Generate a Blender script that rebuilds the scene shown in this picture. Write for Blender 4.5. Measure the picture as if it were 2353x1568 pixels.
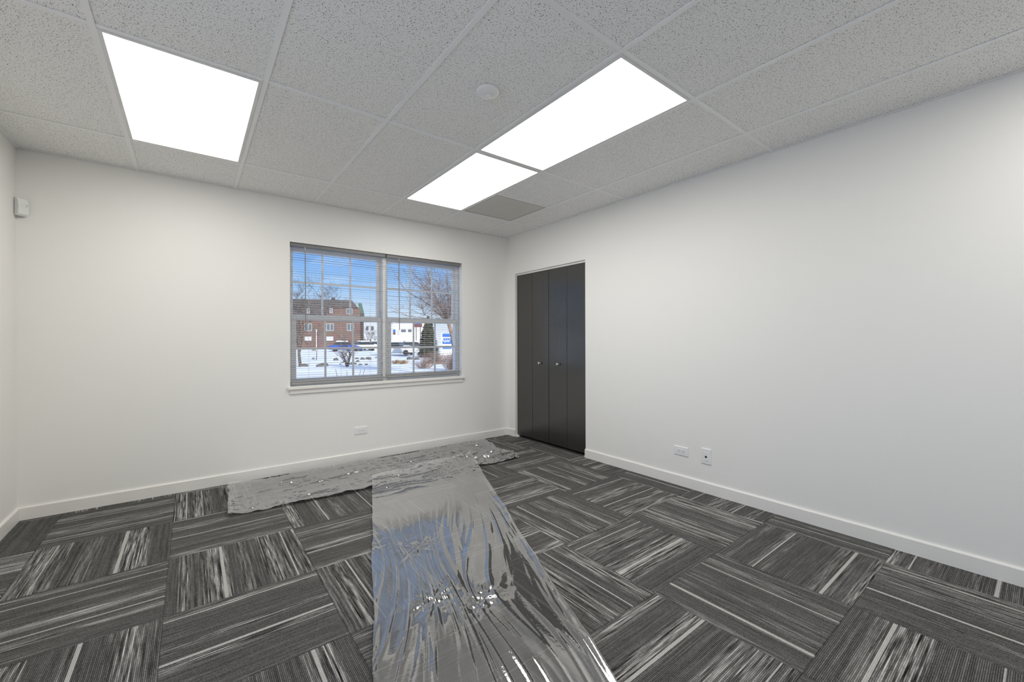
import bpy, bmesh, math, random
import numpy as np
from mathutils import Vector, Matrix, noise as mnoise

sc = bpy.context.scene
for o in list(bpy.data.objects):
    bpy.data.objects.remove(o)
col = sc.collection
rnd = random.Random(7)

# ------------------------------------------------------------------ camera
FPX, YAW, PITCH, ROLL, SY, SX = 959.79, .6637, -.0005, -.0028, -2.0, 13.05   # in a 2353x1568 frame
CH, CZ, YB, XR, XL, YR = 1.194, 2.4789, 4.2371, 3.1521, -.9142, -1.87
O = Vector((0, 0, CH))
_r = Vector((math.cos(YAW), -math.sin(YAW), 0)); _d = Vector((math.sin(YAW), math.cos(YAW), 0)); _z = Vector((0, 0, 1))
FW = _d*math.cos(PITCH)+_z*math.sin(PITCH); UP = -_d*math.sin(PITCH)+_z*math.cos(PITCH)
RT = _r*math.cos(ROLL)+UP*math.sin(ROLL); UP = -_r*math.sin(ROLL)+UP*math.cos(ROLL)
cam = bpy.data.cameras.new('camera'); camo = bpy.data.objects.new('camera', cam); col.objects.link(camo)
cam.sensor_width = 36; cam.sensor_fit = 'HORIZONTAL'; cam.lens = 36*FPX/2353
cam.shift_x = -SX/2353; cam.shift_y = SY/2353
cam.clip_start = .02; cam.clip_end = 1500
camo.matrix_world = Matrix(((RT.x, UP.x, -FW.x, 0), (RT.y, UP.y, -FW.y, 0), (RT.z, UP.z, -FW.z, CH), (0, 0, 0, 1)))
sc.camera = camo
def PT(px, py, depth):
    return O+(FW+RT*((px-1176.5-SX)/FPX)+UP*((784+SY-py)/FPX))*depth

# ------------------------------------------------------------------ light: sky, sun, exposure
LAMP = 8.1          # radiance of the lit ceiling panels
vs = sc.view_settings
sc.display_settings.display_device = 'sRGB'
vs.view_transform = 'Standard'; vs.look = 'None'; vs.gamma = 1; vs.exposure = 0.0; vs.use_curve_mapping = False
w = bpy.data.worlds.new('sky'); sc.world = w; w.use_nodes = True
nt = w.node_tree; nt.nodes.clear()
def N(t, typ, **k):
    n = t.nodes.new(typ)
    for a, b in k.items(): setattr(n, a, b)
    return n
tc = N(nt, 'ShaderNodeTexCoord'); sx_ = N(nt, 'ShaderNodeSeparateXYZ'); nt.links.new(tc.outputs['Generated'], sx_.inputs[0])
rp = N(nt, 'ShaderNodeValToRGB'); nt.links.new(sx_.outputs['Z'], rp.inputs[0])
e = rp.color_ramp.elements
e[0].position = 0; e[0].color = (.86, .92, 1, 1); e[1].position = 1; e[1].color = (.40, .56, .88, 1)
for p, c in ((.045, (.70, .85, 1, 1)), (.12, (.34, .61, 1, 1)), (.21, (.15, .41, .98, 1)), (.45, (.44, .62, .96, 1))):
    q = e.new(p); q.color = c
mp = N(nt, 'ShaderNodeMapping'); mp.inputs['Scale'].default_value = (2.2, 2.2, 11); nt.links.new(tc.outputs['Generated'], mp.inputs[0])
cl = N(nt, 'ShaderNodeTexNoise'); cl.inputs['Scale'].default_value = 2.3; cl.inputs['Detail'].default_value = 6; nt.links.new(mp.outputs[0], cl.inputs['Vector'])
cr = N(nt, 'ShaderNodeMapRange'); cr.inputs[1].default_value = .58; cr.inputs[2].default_value = .85; cr.inputs[4].default_value = .6; nt.links.new(cl.outputs[0], cr.inputs[0])
mx = N(nt, 'ShaderNodeMix', data_type='RGBA'); nt.links.new(cr.outputs[0], mx.inputs[0]); nt.links.new(rp.outputs[0], mx.inputs[6]); mx.inputs[7].default_value = (.9, .94, 1, 1)
bg = N(nt, 'ShaderNodeBackground'); nt.links.new(mx.outputs[2], bg.inputs[0]); bg.inputs[1].default_value = 1.0
ow = N(nt, 'ShaderNodeOutputWorld'); nt.links.new(bg.outputs[0], ow.inputs[0])
sun = bpy.data.lights.new('sun', 'SUN'); sun.energy = 5.4; sun.angle = .009; sun.color = (1, .95, .87)
suno = bpy.data.objects.new('sun', sun); col.objects.link(suno); suno.location = (-20, -40, 30)
_sd = Vector((-.06, 1, -.42)).normalized(); suno.rotation_euler = _sd.to_track_quat('-Z', 'Y').to_euler()

# ------------------------------------------------------------------ helpers
def wl(o):
    v = Vector((0, 0, 0))
    while o is not None: v += o.location; o = o.parent
    return v
def tag(o, label=None, cat=None, group=None, kind=None):
    if label: o['label'] = label
    if cat: o['category'] = cat
    if group: o['group'] = group
    if kind: o['kind'] = kind
    return o
def empty(name, loc, label=None, cat=None, group=None, kind=None):
    o = bpy.data.objects.new(name, None); col.objects.link(o); o.location = loc; o.empty_display_size = .1
    return tag(o, label, cat, group, kind)
class MB:
    """collects shapes in world coordinates; build() links them as one mesh object"""
    def __init__(s): s.v = []; s.f = []
    def add(s, vs_, fs):
        n = len(s.v); s.v += [tuple(x) for x in vs_]; s.f += [tuple(i+n for i in f) for f in fs]; return s
    def box(s, x0, y0, z0, x1, y1, z1):
        return s.add([(x0,y0,z0),(x1,y0,z0),(x1,y1,z0),(x0,y1,z0),(x0,y0,z1),(x1,y0,z1),(x1,y1,z1),(x0,y1,z1)],
                     [(0,3,2,1),(4,5,6,7),(0,1,5,4),(1,2,6,5),(2,3,7,6),(3,0,4,7)])
    def obox(s, c, ax, ay, az):
        c = Vector(c); q = []
        for k in (-1, 1):
            for i, j in ((-1,-1),(1,-1),(1,1),(-1,1)): q.append(c+ax*i+ay*j+az*k)
        return s.add(q, [(0,3,2,1),(4,5,6,7),(0,1,5,4),(1,2,6,5),(2,3,7,6),(3,0,4,7)])
    def prism(s, poly, d):
        d = Vector(d); n = len(poly); a = [Vector(p) for p in poly]; b = [p+d for p in a]
        return s.add(a+b, [tuple(range(n))[::-1], tuple(range(n, 2*n))]+[(i, (i+1) % n, n+(i+1) % n, n+i) for i in range(n)])
    def tube(s, pts, rad, n=5):
        pts = [Vector(p) for p in pts]
        if not hasattr(rad, '__len__'): rad = [rad]*len(pts)
        rings = []
        for i, p in enumerate(pts):
            t = (pts[min(i+1, len(pts)-1)]-pts[max(i-1, 0)]).normalized()
            a = t.cross(Vector((.31, .87, .4))).normalized(); b = t.cross(a)
            rings.append([p+(a*math.cos(2*math.pi*k/n)+b*math.sin(2*math.pi*k/n))*rad[i] for k in range(n)])
        vs_ = [x for r in rings for x in r]; fs = []
        for i in range(len(pts)-1):
            for k in range(n): fs.append((i*n+k, i*n+(k+1) % n, (i+1)*n+(k+1) % n, (i+1)*n+k))
        fs.append(tuple(range(n))[::-1]); fs.append(tuple(range((len(pts)-1)*n, len(pts)*n)))
        return s.add(vs_, fs)
    def lathe(s, c, axis, prof, n=24):
        """prof: list of (distance along axis, radius)"""
        c = Vector(c); t = Vector(axis).normalized(); a = t.cross(Vector((.31, .87, .4))).normalized(); b = t.cross(a)
        vs_ = []; fs = []
        for h, r in prof:
            for k in range(n): vs_.append(c+t*h+(a*math.cos(2*math.pi*k/n)+b*math.sin(2*math.pi*k/n))*r)
        for i in range(len(prof)-1):
            for k in range(n): fs.append((i*n+k, i*n+(k+1) % n, (i+1)*n+(k+1) % n, (i+1)*n+k))
        fs.append(tuple(range(n))[::-1]); fs.append(tuple(range((len(prof)-1)*n, len(prof)*n)))
        return s.add(vs_, fs)
    def build(s, name, mat, parent=None, bevel=0, smooth=False, seg=2, at=None):
        o0 = wl(parent) if parent else Vector(at or (0, 0, 0))
        loc = Vector((0, 0, 0))
        if parent is not None and at is not None: loc = Vector(at)-o0; o0 = Vector(at)
        me = bpy.data.meshes.new(name)
        me.from_pydata([(x-o0.x, y-o0.y, z-o0.z) for x, y, z in s.v], [], s.f)
        bm = bmesh.new(); bm.from_mesh(me)
        if not getattr(s, 'open', False): bmesh.ops.recalc_face_normals(bm, faces=bm.faces[:])
        if bevel:
            bmesh.ops.bevel(bm, geom=bm.edges[:], offset=bevel, segments=seg, profile=.5, affect='EDGES', clamp_overlap=True)
        bm.to_mesh(me); bm.free()
        if smooth:
            for p in me.polygons: p.use_smooth = True
        me.materials.append(mat)
        o = bpy.data.objects.new(name, me); col.objects.link(o)
        if parent: o.parent = parent; o.location = loc
        elif at: o.location = at
        return o

# ------------------------------------------------------------------ materials
def L(t, a, b): t.links.new(a, b)
def mat(name, color, rough=.6, metal=0, spec=.5, bump=None, **k):
    m = bpy.data.materials.new(name); m.use_nodes = True; t = m.node_tree; b = t.nodes['Principled BSDF']
    b.inputs['Base Color'].default_value = (*color, 1); b.inputs['Roughness'].default_value = rough
    b.inputs['Metallic'].default_value = metal; b.inputs['Specular IOR Level'].default_value = spec
    if bump:
        n = N(t, 'ShaderNodeTexNoise'); n.inputs['Scale'].default_value = bump[0]; n.inputs['Detail'].default_value = 4
        c = N(t, 'ShaderNodeTexCoord'); L(t, c.outputs['Object'], n.inputs['Vector'])
        bu = N(t, 'ShaderNodeBump'); bu.inputs['Strength'].default_value = bump[1]; bu.inputs['Distance'].default_value = .002
        L(t, n.outputs[0], bu.inputs['Height']); L(t, bu.outputs[0], b.inputs['Normal'])
    return m
def vary(m, scale, c0, c1, detail=5, stretch=(1, 1, 1), lo=.3, hi=.7, coord='Object'):
    """mix two colours by a noise over the surface"""
    t = m.node_tree; b = t.nodes['Principled BSDF']
    c = N(t, 'ShaderNodeTexCoord'); mp = N(t, 'ShaderNodeMapping'); mp.inputs['Scale'].default_value = stretch
    L(t, c.outputs[coord], mp.inputs[0])
    n = N(t, 'ShaderNodeTexNoise'); n.inputs['Scale'].default_value = scale; n.inputs['Detail'].default_value = detail; L(t, mp.outputs[0], n.inputs['Vector'])
    r = N(t, 'ShaderNodeValToRGB'); r.color_ramp.elements[0].position = lo; r.color_ramp.elements[0].color = (*c0, 1)
    r.color_ramp.elements[1].position = hi; r.color_ramp.elements[1].color = (*c1, 1)
    L(t, n.outputs[0], r.inputs[0]); L(t, r.outputs[0], b.inputs['Base Color'])
    return m
M = {}
M['wall'] = mat('wall_paint', (.87, .86, .825), .55, spec=.3)
M['trim'] = mat('trim_paint', (.87, .85, .81), .32)
M['vinyl'] = mat('window_vinyl', (.91, .905, .89), .3)
M['bar'] = mat('grid_bar_paint', (.90, .90, .90), .4)
M['frame'] = mat('lamp_frame_paint', (.78, .78, .77), .45)
M['slat'] = mat('blind_slat', (.62, .61, .59), .4)
M['rail'] = mat('blind_rail', (.34, .34, .335), .45)
M['headrail'] = mat('blind_headrail', (.19, .19, .19), .45)
M['cord'] = mat('blind_cord', (.75, .74, .72), .8)
M['wand'] = mat('blind_wand', (.25, .25, .24), .25)
M['plastic'] = mat('white_plastic', (.84, .84, .83), .35)
M['dark'] = mat('dark_hole', (.012, .012, .012), .7)
M['screw'] = mat('plate_screw', (.7, .7, .69), .3)
M['nickel'] = mat('brushed_nickel', (.72, .70, .67), .25, metal=1)
M['slab'] = mat('concrete_slab', (.25, .25, .25), .9)
M['plenum'] = mat('duct_metal', (.6, .59, .56), .6)
M['dampergrey'] = mat('damper_metal', (.8, .79, .76), .5)

def lamp_mat():
    m = bpy.data.materials.new('lit_diffuser'); m.use_nodes = True; t = m.node_tree; t.nodes.clear()
    e = N(t, 'ShaderNodeEmission'); e.inputs[0].default_value = (1, .975, .93, 1); e.inputs[1].default_value = LAMP
    o = N(t, 'ShaderNodeOutputMaterial'); L(t, e.outputs[0], o.inputs[0]); return m
M['lamp'] = lamp_mat()

def ceiling_tile_mat():
    m = mat('mineral_fibre_tile', (.88, .875, .86), .95, spec=.1); t = m.node_tree; b = t.nodes['Principled BSDF']
    g = N(t, 'ShaderNodeNewGeometry'); obr = N(t, 'ShaderNodeObjectInfo')
    ad = N(t, 'ShaderNodeVectorMath', operation='ADD'); L(t, g.outputs['Position'], ad.inputs[0])
    ml = N(t, 'ShaderNodeMath', operation='MULTIPLY'); ml.inputs[1].default_value = 37.0; L(t, obr.outputs['Random'], ml.inputs[0])
    cv = N(t, 'ShaderNodeCombineXYZ'); L(t, ml.outputs[0], cv.inputs[0]); L(t, ml.outputs[0], cv.inputs[1]); L(t, cv.outputs[0], ad.inputs[1])
    def flecks(scale, dist, thr, stretch, rot):
        mp = N(t, 'ShaderNodeMapping'); mp.inputs['Scale'].default_value = stretch; mp.inputs['Rotation'].default_value = (0, 0, rot); L(t, ad.outputs[0], mp.inputs[0])
        n = N(t, 'ShaderNodeTexNoise'); n.noise_dimensions = '2D'; n.inputs['Detail'].default_value = 0; n.inputs['Scale'].default_value = scale*.8; L(t, mp.outputs[0], n.inputs['Vector'])
        s = N(t, 'ShaderNodeVectorMath', operation='SCALE'); s.inputs['Scale'].default_value = dist; L(t, n.outputs['Color'], s.inputs[0])
        a = N(t, 'ShaderNodeVectorMath', operation='ADD'); L(t, mp.outputs[0], a.inputs[0]); L(t, s.outputs[0], a.inputs[1])
        v = N(t, 'ShaderNodeTexVoronoi'); v.voronoi_dimensions = '2D'; v.inputs['Scale'].default_value = scale; L(t, a.outputs[0], v.inputs['Vector'])
        sp = N(t, 'ShaderNodeSeparateColor'); L(t, v.outputs['Color'], sp.inputs[0])
        k = N(t, 'ShaderNodeMapRange'); k.inputs[3].default_value = thr*.15; k.inputs[4].default_value = thr; L(t, sp.outputs[0], k.inputs[0])
        d = N(t, 'ShaderNodeMath', operation='SUBTRACT'); L(t, k.outputs[0], d.inputs[0]); L(t, v.outputs['Distance'], d.inputs[1])
        r = N(t, 'ShaderNodeMapRange'); r.inputs[1].default_value = 0; r.inputs[2].default_value = .05; L(t, d.outputs[0], r.inputs[0])
        return r.outputs[0]
    f1 = flecks(120, .006, .21, (1, .6, 1), .5); f2 = flecks(125, .006, .20, (.6, 1, 1), -.35); f3 = flecks(260, .003, .20, (1, 1, 1), 0)
    a1 = N(t, 'ShaderNodeMath', operation='MAXIMUM'); L(t, f1, a1.inputs[0]); L(t, f2, a1.inputs[1])
    h3 = N(t, 'ShaderNodeMath', operation='MULTIPLY'); L(t, f3, h3.inputs[0]); h3.inputs[1].default_value = .45
    a2 = N(t, 'ShaderNodeMath', operation='MAXIMUM'); L(t, a1.outputs[0], a2.inputs[0]); L(t, h3.outputs[0], a2.inputs[1])
    mxn = N(t, 'ShaderNodeMix', data_type='RGBA'); L(t, a2.outputs[0], mxn.inputs[0]); mxn.inputs[6].default_value = (.93, .925, .91, 1); mxn.inputs[7].default_value = (.17, .165, .155, 1)
    L(t, mxn.outputs[2], b.inputs['Base Color'])
    return m
M['ctile'] = ceiling_tile_mat()

def carpet_mat():
    """loop-pile tile: yarns run along local x; bands, streaks and two pale lines lie across local y"""
    m = mat('carpet_pile', (.08, .08, .08), .95, spec=.1); t = m.node_tree; b = t.nodes['Principled BSDF']
    tcn = N(t, 'ShaderNodeTexCoord'); s = N(t, 'ShaderNodeSeparateXYZ'); L(t, tcn.outputs['Object'], s.inputs[0])
    at = N(t, 'ShaderNodeAttribute', attribute_type='OBJECT', attribute_name='pattern_seed')
    def math_(op, a, bb=None, cc=None):
        n = N(t, 'ShaderNodeMath', operation=op)
        for i, x in enumerate((a, bb, cc)):
            if x is None: continue
            if hasattr(x, 'links'): L(t, x, n.inputs[i])
            else: n.inputs[i].default_value = x
        return n.outputs[0]
    x, y = s.outputs[0], s.outputs[1]
    seed = at.outputs['Fac']
    def noise(xs, ys, so, detail=2):
        c = N(t, 'ShaderNodeCombineXYZ'); L(t, math_('MULTIPLY', x, xs), c.inputs[0]); L(t, math_('MULTIPLY', y, ys), c.inputs[1])
        L(t, math_('MULTIPLY_ADD', seed, 13.7, so), c.inputs[2])
        n = N(t, 'ShaderNodeTexNoise'); n.inputs['Scale'].default_value = 1; n.inputs['Detail'].default_value = detail; L(t, c.outputs[0], n.inputs['Vector']); return n.outputs[0]
    PI_ = .0056                                      # yarn pitch
    yq = math_('DIVIDE', y, PI_); yi = math_('FLOOR', yq); fr = math_('FRACT', yq)
    def ynoise(xs, ys, so, detail=1):
        c = N(t, 'ShaderNodeCombineXYZ'); L(t, math_('MULTIPLY', x, xs), c.inputs[0]); L(t, math_('MULTIPLY', yi, ys), c.inputs[1])
        L(t, math_('MULTIPLY_ADD', seed, 13.7, so), c.inputs[2])
        n = N(t, 'ShaderNodeTexNoise'); n.inputs['Scale'].default_value = 1; n.inputs['Detail'].default_value = detail; L(t, c.outputs[0], n.inputs['Vector']); return n.outputs[0]
    band = noise(.12, 8.5, 0, 3)                     # broad bands
    streak = ynoise(6, 1.7, 31, 2)                 # broken streaks, yarn by yarn
    yarn = ynoise(.25, .91, 57, 1)                   # whole-length dark or light yarns
    loop = ynoise(300, 3.7, 91, 1)                   # single loops
    speck = noise(420, 420, 77, 1)
    bandm = N(t, 'ShaderNodeMapRange'); bandm.inputs[1].default_value = .47; bandm.inputs[2].default_value = .60; L(t, band, bandm.inputs[0])
    amp = math_('MULTIPLY_ADD', bandm.outputs[0], .85, .15)
    st = math_('MULTIPLY', math_('SUBTRACT', streak, .5), math_('MULTIPLY', amp, 1.9))
    st2 = math_('MULTIPLY', math_('SUBTRACT', yarn, .5), math_('MULTIPLY_ADD', amp, .7, .25))
    lum = math_('ADD', math_('ADD', math_('MULTIPLY_ADD', bandm.outputs[0], .16, .43), st), st2)
    lum = math_('ADD', lum, math_('MULTIPLY', math_('SUBTRACT', loop, .5), .38))
    lum = math_('ADD', lum, math_('MULTIPLY', math_('SUBTRACT', speck, .5), .35))
    gap = math_('POWER', math_('ABSOLUTE', math_('MULTIPLY_ADD', fr, 2.0, -1.0)), 2.5)
    rib = math_('MULTIPLY', gap, -.36)
    lum = math_('ADD', lum, rib)
    ln = None
    for p, wd in (('line_a', 'width_a'), ('line_b', 'width_b')):
        a = N(t, 'ShaderNodeAttribute', attribute_type='OBJECT', attribute_name=p); ww = N(t, 'ShaderNodeAttribute', attribute_type='OBJECT', attribute_name=wd)
        d = math_('ABSOLUTE', math_('SUBTRACT', y, a.outputs['Fac']))
        k = math_('LESS_THAN', d, math_('MULTIPLY', ww.outputs['Fac'], .5))
        ln = k if ln is None else math_('MAXIMUM', ln, k)
    ll = math_('ADD', math_('ADD', .92, math_('MULTIPLY', math_('SUBTRACT', loop, .5), .4)), math_('MULTIPLY', rib, .6))
    lum = math_('ADD', math_('MULTIPLY', lum, math_('SUBTRACT', 1.0, ln)), math_('MULTIPLY', ll, ln))
    r = N(t, 'ShaderNodeValToRGB'); el = r.color_ramp.elements
    el[0].position = .02; el[0].color = (.010, .010, .009, 1); el[1].position = 1; el[1].color = (.56, .55, .52, 1)
    q = el.new(.3); q.color = (.070, .069, .066, 1); q = el.new(.55); q.color = (.19, .187, .18, 1)
    L(t, lum, r.inputs[0]); L(t, r.outputs[0], b.inputs['Base Color'])
    bu = N(t, 'ShaderNodeBump'); bu.inputs['Strength'].default_value = .6; bu.inputs['Distance'].default_value = .003
    L(t, rib, bu.inputs['Height']); L(t, bu.outputs[0], b.inputs['Normal'])
    return m
M['carpet'] = carpet_mat()

def door_mat():
    m = mat('espresso_oak', (.03, .027, .023), .2, spec=1.0); t = m.node_tree; b = t.nodes['Principled BSDF']
    c = N(t, 'ShaderNodeTexCoord'); mp = N(t, 'ShaderNodeMapping'); mp.inputs['Scale'].default_value = (1, 26, 1.3); L(t, c.outputs['Object'], mp.inputs[0])
    n = N(t, 'ShaderNodeTexNoise'); n.inputs['Scale'].default_value = 3; n.inputs['Detail'].default_value = 5; n.inputs['Distortion'].default_value = .8; L(t, mp.outputs[0], n.inputs['Vector'])
    mp2 = N(t, 'ShaderNodeMapping'); mp2.inputs['Scale'].default_value = (1, 220, 9); L(t, c.outputs['Object'], mp2.inputs[0])
    n2 = N(t, 'ShaderNodeTexNoise'); n2.inputs['Scale'].default_value = 1.5; n2.inputs['Detail'].default_value = 3; L(t, mp2.outputs[0], n2.inputs['Vector'])
    r = N(t, 'ShaderNodeValToRGB'); r.color_ramp.elements[0].position = .3; r.color_ramp.elements[0].color = (.024, .0225, .019, 1); r.color_ramp.elements[1].position = .7; r.color_ramp.elements[1].color = (.032, .030, .026, 1)
    L(t, n.outputs[0], r.inputs[0]); L(t, r.outputs[0], b.inputs['Base Color'])
    a = N(t, 'ShaderNodeMath', operation='ADD'); L(t, n.outputs[0], a.inputs[0]); L(t, n2.outputs[0], a.inputs[1])
    bu = N(t, 'ShaderNodeBump'); bu.inputs['Strength'].default_value = .35; bu.inputs['Distance'].default_value = .0015; L(t, a.outputs[0], bu.inputs['Height']); L(t, bu.outputs[0], b.inputs['Normal'])
    return m
M['door'] = door_mat()

def glass_mat(name, tint=(.97, .98, .98), fac=.06):
    m = bpy.data.materials.new(name); m.use_nodes = True; t = m.node_tree; t.nodes.clear()
    tr = N(t, 'ShaderNodeBsdfTransparent'); tr.inputs[0].default_value = (*tint, 1)
    gl = N(t, 'ShaderNodeBsdfGlossy'); gl.inputs['Roughness'].default_value = .02
    mxn = N(t, 'ShaderNodeMixShader'); mxn.inputs[0].default_value = fac; L(t, tr.outputs[0], mxn.inputs[1]); L(t, gl.outputs[0], mxn.inputs[2])
    o = N(t, 'ShaderNodeOutputMaterial'); L(t, mxn.outputs[0], o.inputs[0]); return m
M['glass'] = glass_mat('window_glass', (.99, .99, .99), .008)

def film_mat(name, haze, ior, base):
    """clear polythene: see-through, glossy by Fresnel, a little milky"""
    m = bpy.data.materials.new(name); m.use_nodes = True; t = m.node_tree; t.nodes.clear()
    tr = N(t, 'ShaderNodeBsdfTransparent'); tr.inputs[0].default_value = (.93, .93, .93, 1)
    df = N(t, 'ShaderNodeBsdfDiffuse'); df.inputs[0].default_value = (.85, .85, .85, 1)
    gl = N(t, 'ShaderNodeBsdfGlossy'); gl.inputs['Roughness'].default_value = .035; gl.inputs[0].default_value = (1, 1, 1, 1)
    fr = N(t, 'ShaderNodeFresnel'); fr.inputs[0].default_value = ior
    c = N(t, 'ShaderNodeTexCoord'); n = N(t, 'ShaderNodeTexNoise'); n.inputs['Scale'].default_value = 70; n.inputs['Detail'].default_value = 3; L(t, c.outputs['Object'], n.inputs['Vector'])
    bu = N(t, 'ShaderNodeBump'); bu.inputs['Strength'].default_value = .12; bu.inputs['Distance'].default_value = .002; L(t, n.outputs[0], bu.inputs['Height'])
    L(t, bu.outputs[0], gl.inputs['Normal']); L(t, bu.outputs[0], fr.inputs['Normal'])
    m1 = N(t, 'ShaderNodeMixShader'); m1.inputs[0].default_value = haze; L(t, tr.outputs[0], m1.inputs[1]); L(t, df.outputs[0], m1.inputs[2])
    mr = N(t, 'ShaderNodeMapRange'); mr.inputs[3].default_value = base; L(t, fr.outputs[0], mr.inputs[0])
    m2 = N(t, 'ShaderNodeMixShader'); L(t, mr.outputs[0], m2.inputs[0]); L(t, m1.outputs[0], m2.inputs[1]); L(t, gl.outputs[0], m2.inputs[2])
    o = N(t, 'ShaderNodeOutputMaterial'); L(t, m2.outputs[0], o.inputs[0]); return m
M['film'] = film_mat('polythene_film', .07, 2.3, .34)
M['film2'] = film_mat('polythene_film_crumpled', .14, 2.1, .20)

def grille_mat():
    m = mat('perforated_steel', (.80, .78, .72), .5); t = m.node_tree; b = t.nodes['Principled BSDF']; out = t.nodes['Material Output']
    g = N(t, 'ShaderNodeTexCoord'); mp = N(t, 'ShaderNodeMapping'); mp.inputs['Rotation'].default_value = (0, 0, math.pi/4); L(t, g.outputs['Object'], mp.inputs[0])
    v = N(t, 'ShaderNodeTexVoronoi'); v.voronoi_dimensions = '2D'; v.inputs['Scale'].default_value = 150; v.inputs['Randomness'].default_value = 0; L(t, mp.outputs[0], v.inputs['Vector'])
    lt = N(t, 'ShaderNodeMath', operation='LESS_THAN'); L(t, v.outputs['Distance'], lt.inputs[0]); lt.inputs[1].default_value = .27
    tr = N(t, 'ShaderNodeBsdfTransparent'); ms = N(t, 'ShaderNodeMixShader'); L(t, lt.outputs[0], ms.inputs[0]); L(t, b.outputs[0], ms.inputs[1]); L(t, tr.outputs[0], ms.inputs[2]); L(t, ms.outputs[0], out.inputs[0])
    return m
M['grille'] = grille_mat()

# outdoors
M['snow'] = vary(mat('snow', (.85, .86, .88), .8, spec=.2, bump=(3, .5)), .35, (.74, .76, .80), (.88, .89, .91), lo=.35, hi=.6)
M['bark'] = vary(mat('bark', (.1, .08, .07), .9), 6, (.05, .042, .038), (.14, .105, .085))
M['brownbark'] = vary(mat('reddish_bark', (.2, .13, .1), .9), 6, (.16, .105, .08), (.36, .25, .19))
M['conifer'] = vary(mat('conifer_needles', (.04, .05, .03), .9), 3, (.022, .026, .016), (.075, .08, .045))
M['drygrass'] = vary(mat('dry_grass', (.35, .22, .1), .9), 5, (.22, .13, .06), (.5, .34, .18))
M['rock'] = vary(mat('boulder', (.1, .095, .09), .95), 4, (.05, .048, .045), (.17, .16, .15))
def brick_mat():
    m = mat('far_brick', (.2, .1, .07), .9); t = m.node_tree; b = t.nodes['Principled BSDF']
    g = N(t, 'ShaderNodeTexCoord'); s = N(t, 'ShaderNodeSeparateXYZ'); L(t, g.outputs['Object'], s.inputs[0])
    c = N(t, 'ShaderNodeCombineXYZ'); L(t, s.outputs[0], c.inputs[0]); L(t, s.outputs[2], c.inputs[1])
    br = N(t, 'ShaderNodeTexBrick'); br.inputs['Scale'].default_value = 3; br.inputs['Color1'].default_value = (.20, .125, .10, 1); br.inputs['Color2'].default_value = (.16, .10, .08, 1); br.inputs['Mortar'].default_value = (.2, .15, .13, 1)
    L(t, c.outputs[0], br.inputs['Vector'])
    n = N(t, 'ShaderNodeTexNoise'); n.inputs['Scale'].default_value = .8; L(t, g.outputs['Object'], n.inputs['Vector'])
    mx_ = N(t, 'ShaderNodeMix', data_type='RGBA', blend_type='MULTIPLY'); mx_.inputs[0].default_value = .5; L(t, br.outputs[0], mx_.inputs[6]); L(t, n.outputs['Color'], mx_.inputs[7]); L(t, mx_.outputs[2], b.inputs['Base Color'])
    return m
M['brick'] = brick_mat()
M['shingle'] = vary(mat('roof_shingle', (.1, .09, .085), .9), 1.2, (.045, .042, .042), (.115, .098, .09), stretch=(1, 1, 7))
M['greenroof'] = mat('green_roof_metal', (.03, .09, .065), .6)
M['winframe'] = mat('far_window_frame', (.42, .42, .41), .5)
M['winglass'] = mat('far_window_glass', (.10, .12, .14), .1)
M['whitewall'] = mat('white_siding', (.78, .78, .78), .7)
M['greywall'] = mat('grey_siding', (.5, .52, .54), .7)
M['blue'] = mat('blue_sign_face', (.035, .15, .5), .4)
M['carblue'] = mat('blue_car_paint', (.02, .075, .42), .25)
M['cargrey'] = mat('grey_car_paint', (.2, .19, .2), .3)
M['carwhite'] = mat('white_car_paint', (.7, .7, .7), .3)
M['cardark'] = mat('dark_car_paint', (.05, .035, .03), .3)
M['carglass'] = mat('car_glass', (.03, .035, .04), .08)
M['tyre'] = mat('tyre_rubber', (.02, .02, .02), .8)
M['whitepaint'] = mat('white_paint', (.85, .85, .85), .5)
M['maroon'] = mat('maroon_panel', (.14, .05, .045), .6)
M['hedge'] = vary(mat('bare_hedge', (.06, .055, .05), .95), 3, (.035, .032, .03), (.10, .09, .08))
M['roofblock'] = mat('roof_block_surface', (.35, .22, .17), .9)
M['deck'] = mat('ceiling_deck', (.3, .3, .3), .9)

# ================================================================== SETTING
WX0, WX1, WZ0, WZ1 = .705, 2.492, .775, 2.089     # window opening
DY0, DY1, DZ1 = 2.916, 4.08, 2.008                # closet opening in the right wall
WT = .20
def struct(o): o['kind'] = 'structure'; return o
m = MB(); Hc = CZ+.35
m.box(XL-WT, YB, -.3, WX0, YB+WT, Hc); m.box(WX1, YB, -.3, XR+.9, YB+WT, Hc)
m.box(WX0, YB, -.3, WX1, YB+WT, WZ0); m.box(WX0, YB, WZ1, WX1, YB+WT, Hc)
struct(m.build('wall_back', M['wall']))
m = MB(); m.box(XR, YR, -.3, XR+.12, DY0, Hc); m.box(XR, DY1, -.3, XR+.12, YB, Hc); m.box(XR, DY0, DZ1, XR+.12, DY1, Hc)
struct(m.build('wall_right', M['wall']))
LY0, LY1, LZ0, LZ1 = -1.75, 1.95, .10, 2.36        # wide unseen window added in the left wall for more daylight
m = MB(); m.box(XL-WT, YR, -.3, XL, LY0, Hc); m.box(XL-WT, LY1, -.3, XL, YB, Hc); m.box(XL-WT, LY0, -.3, XL, LY1, LZ0); m.box(XL-WT, LY0, LZ1, XL, LY1, Hc)
struct(m.build('wall_left', M['wall']))
struct(MB().box(XL-WT, YR-WT, -.3, XR+.9, YR, Hc).build('wall_rear', M['wall']))
m = MB(); m.box(XR+.8, YR, -.3, XR+.9, YB, Hc); m.box(XR+.12, DY0-.35, -.3, XR+.8, DY0-.3, Hc)
struct(m.build('wall_closet', M['wall']))
floor = struct(MB().box(XL-WT, YR-WT, -.3, XR+.9, YB+WT, -.007).build('floor', M['slab']))
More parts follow.
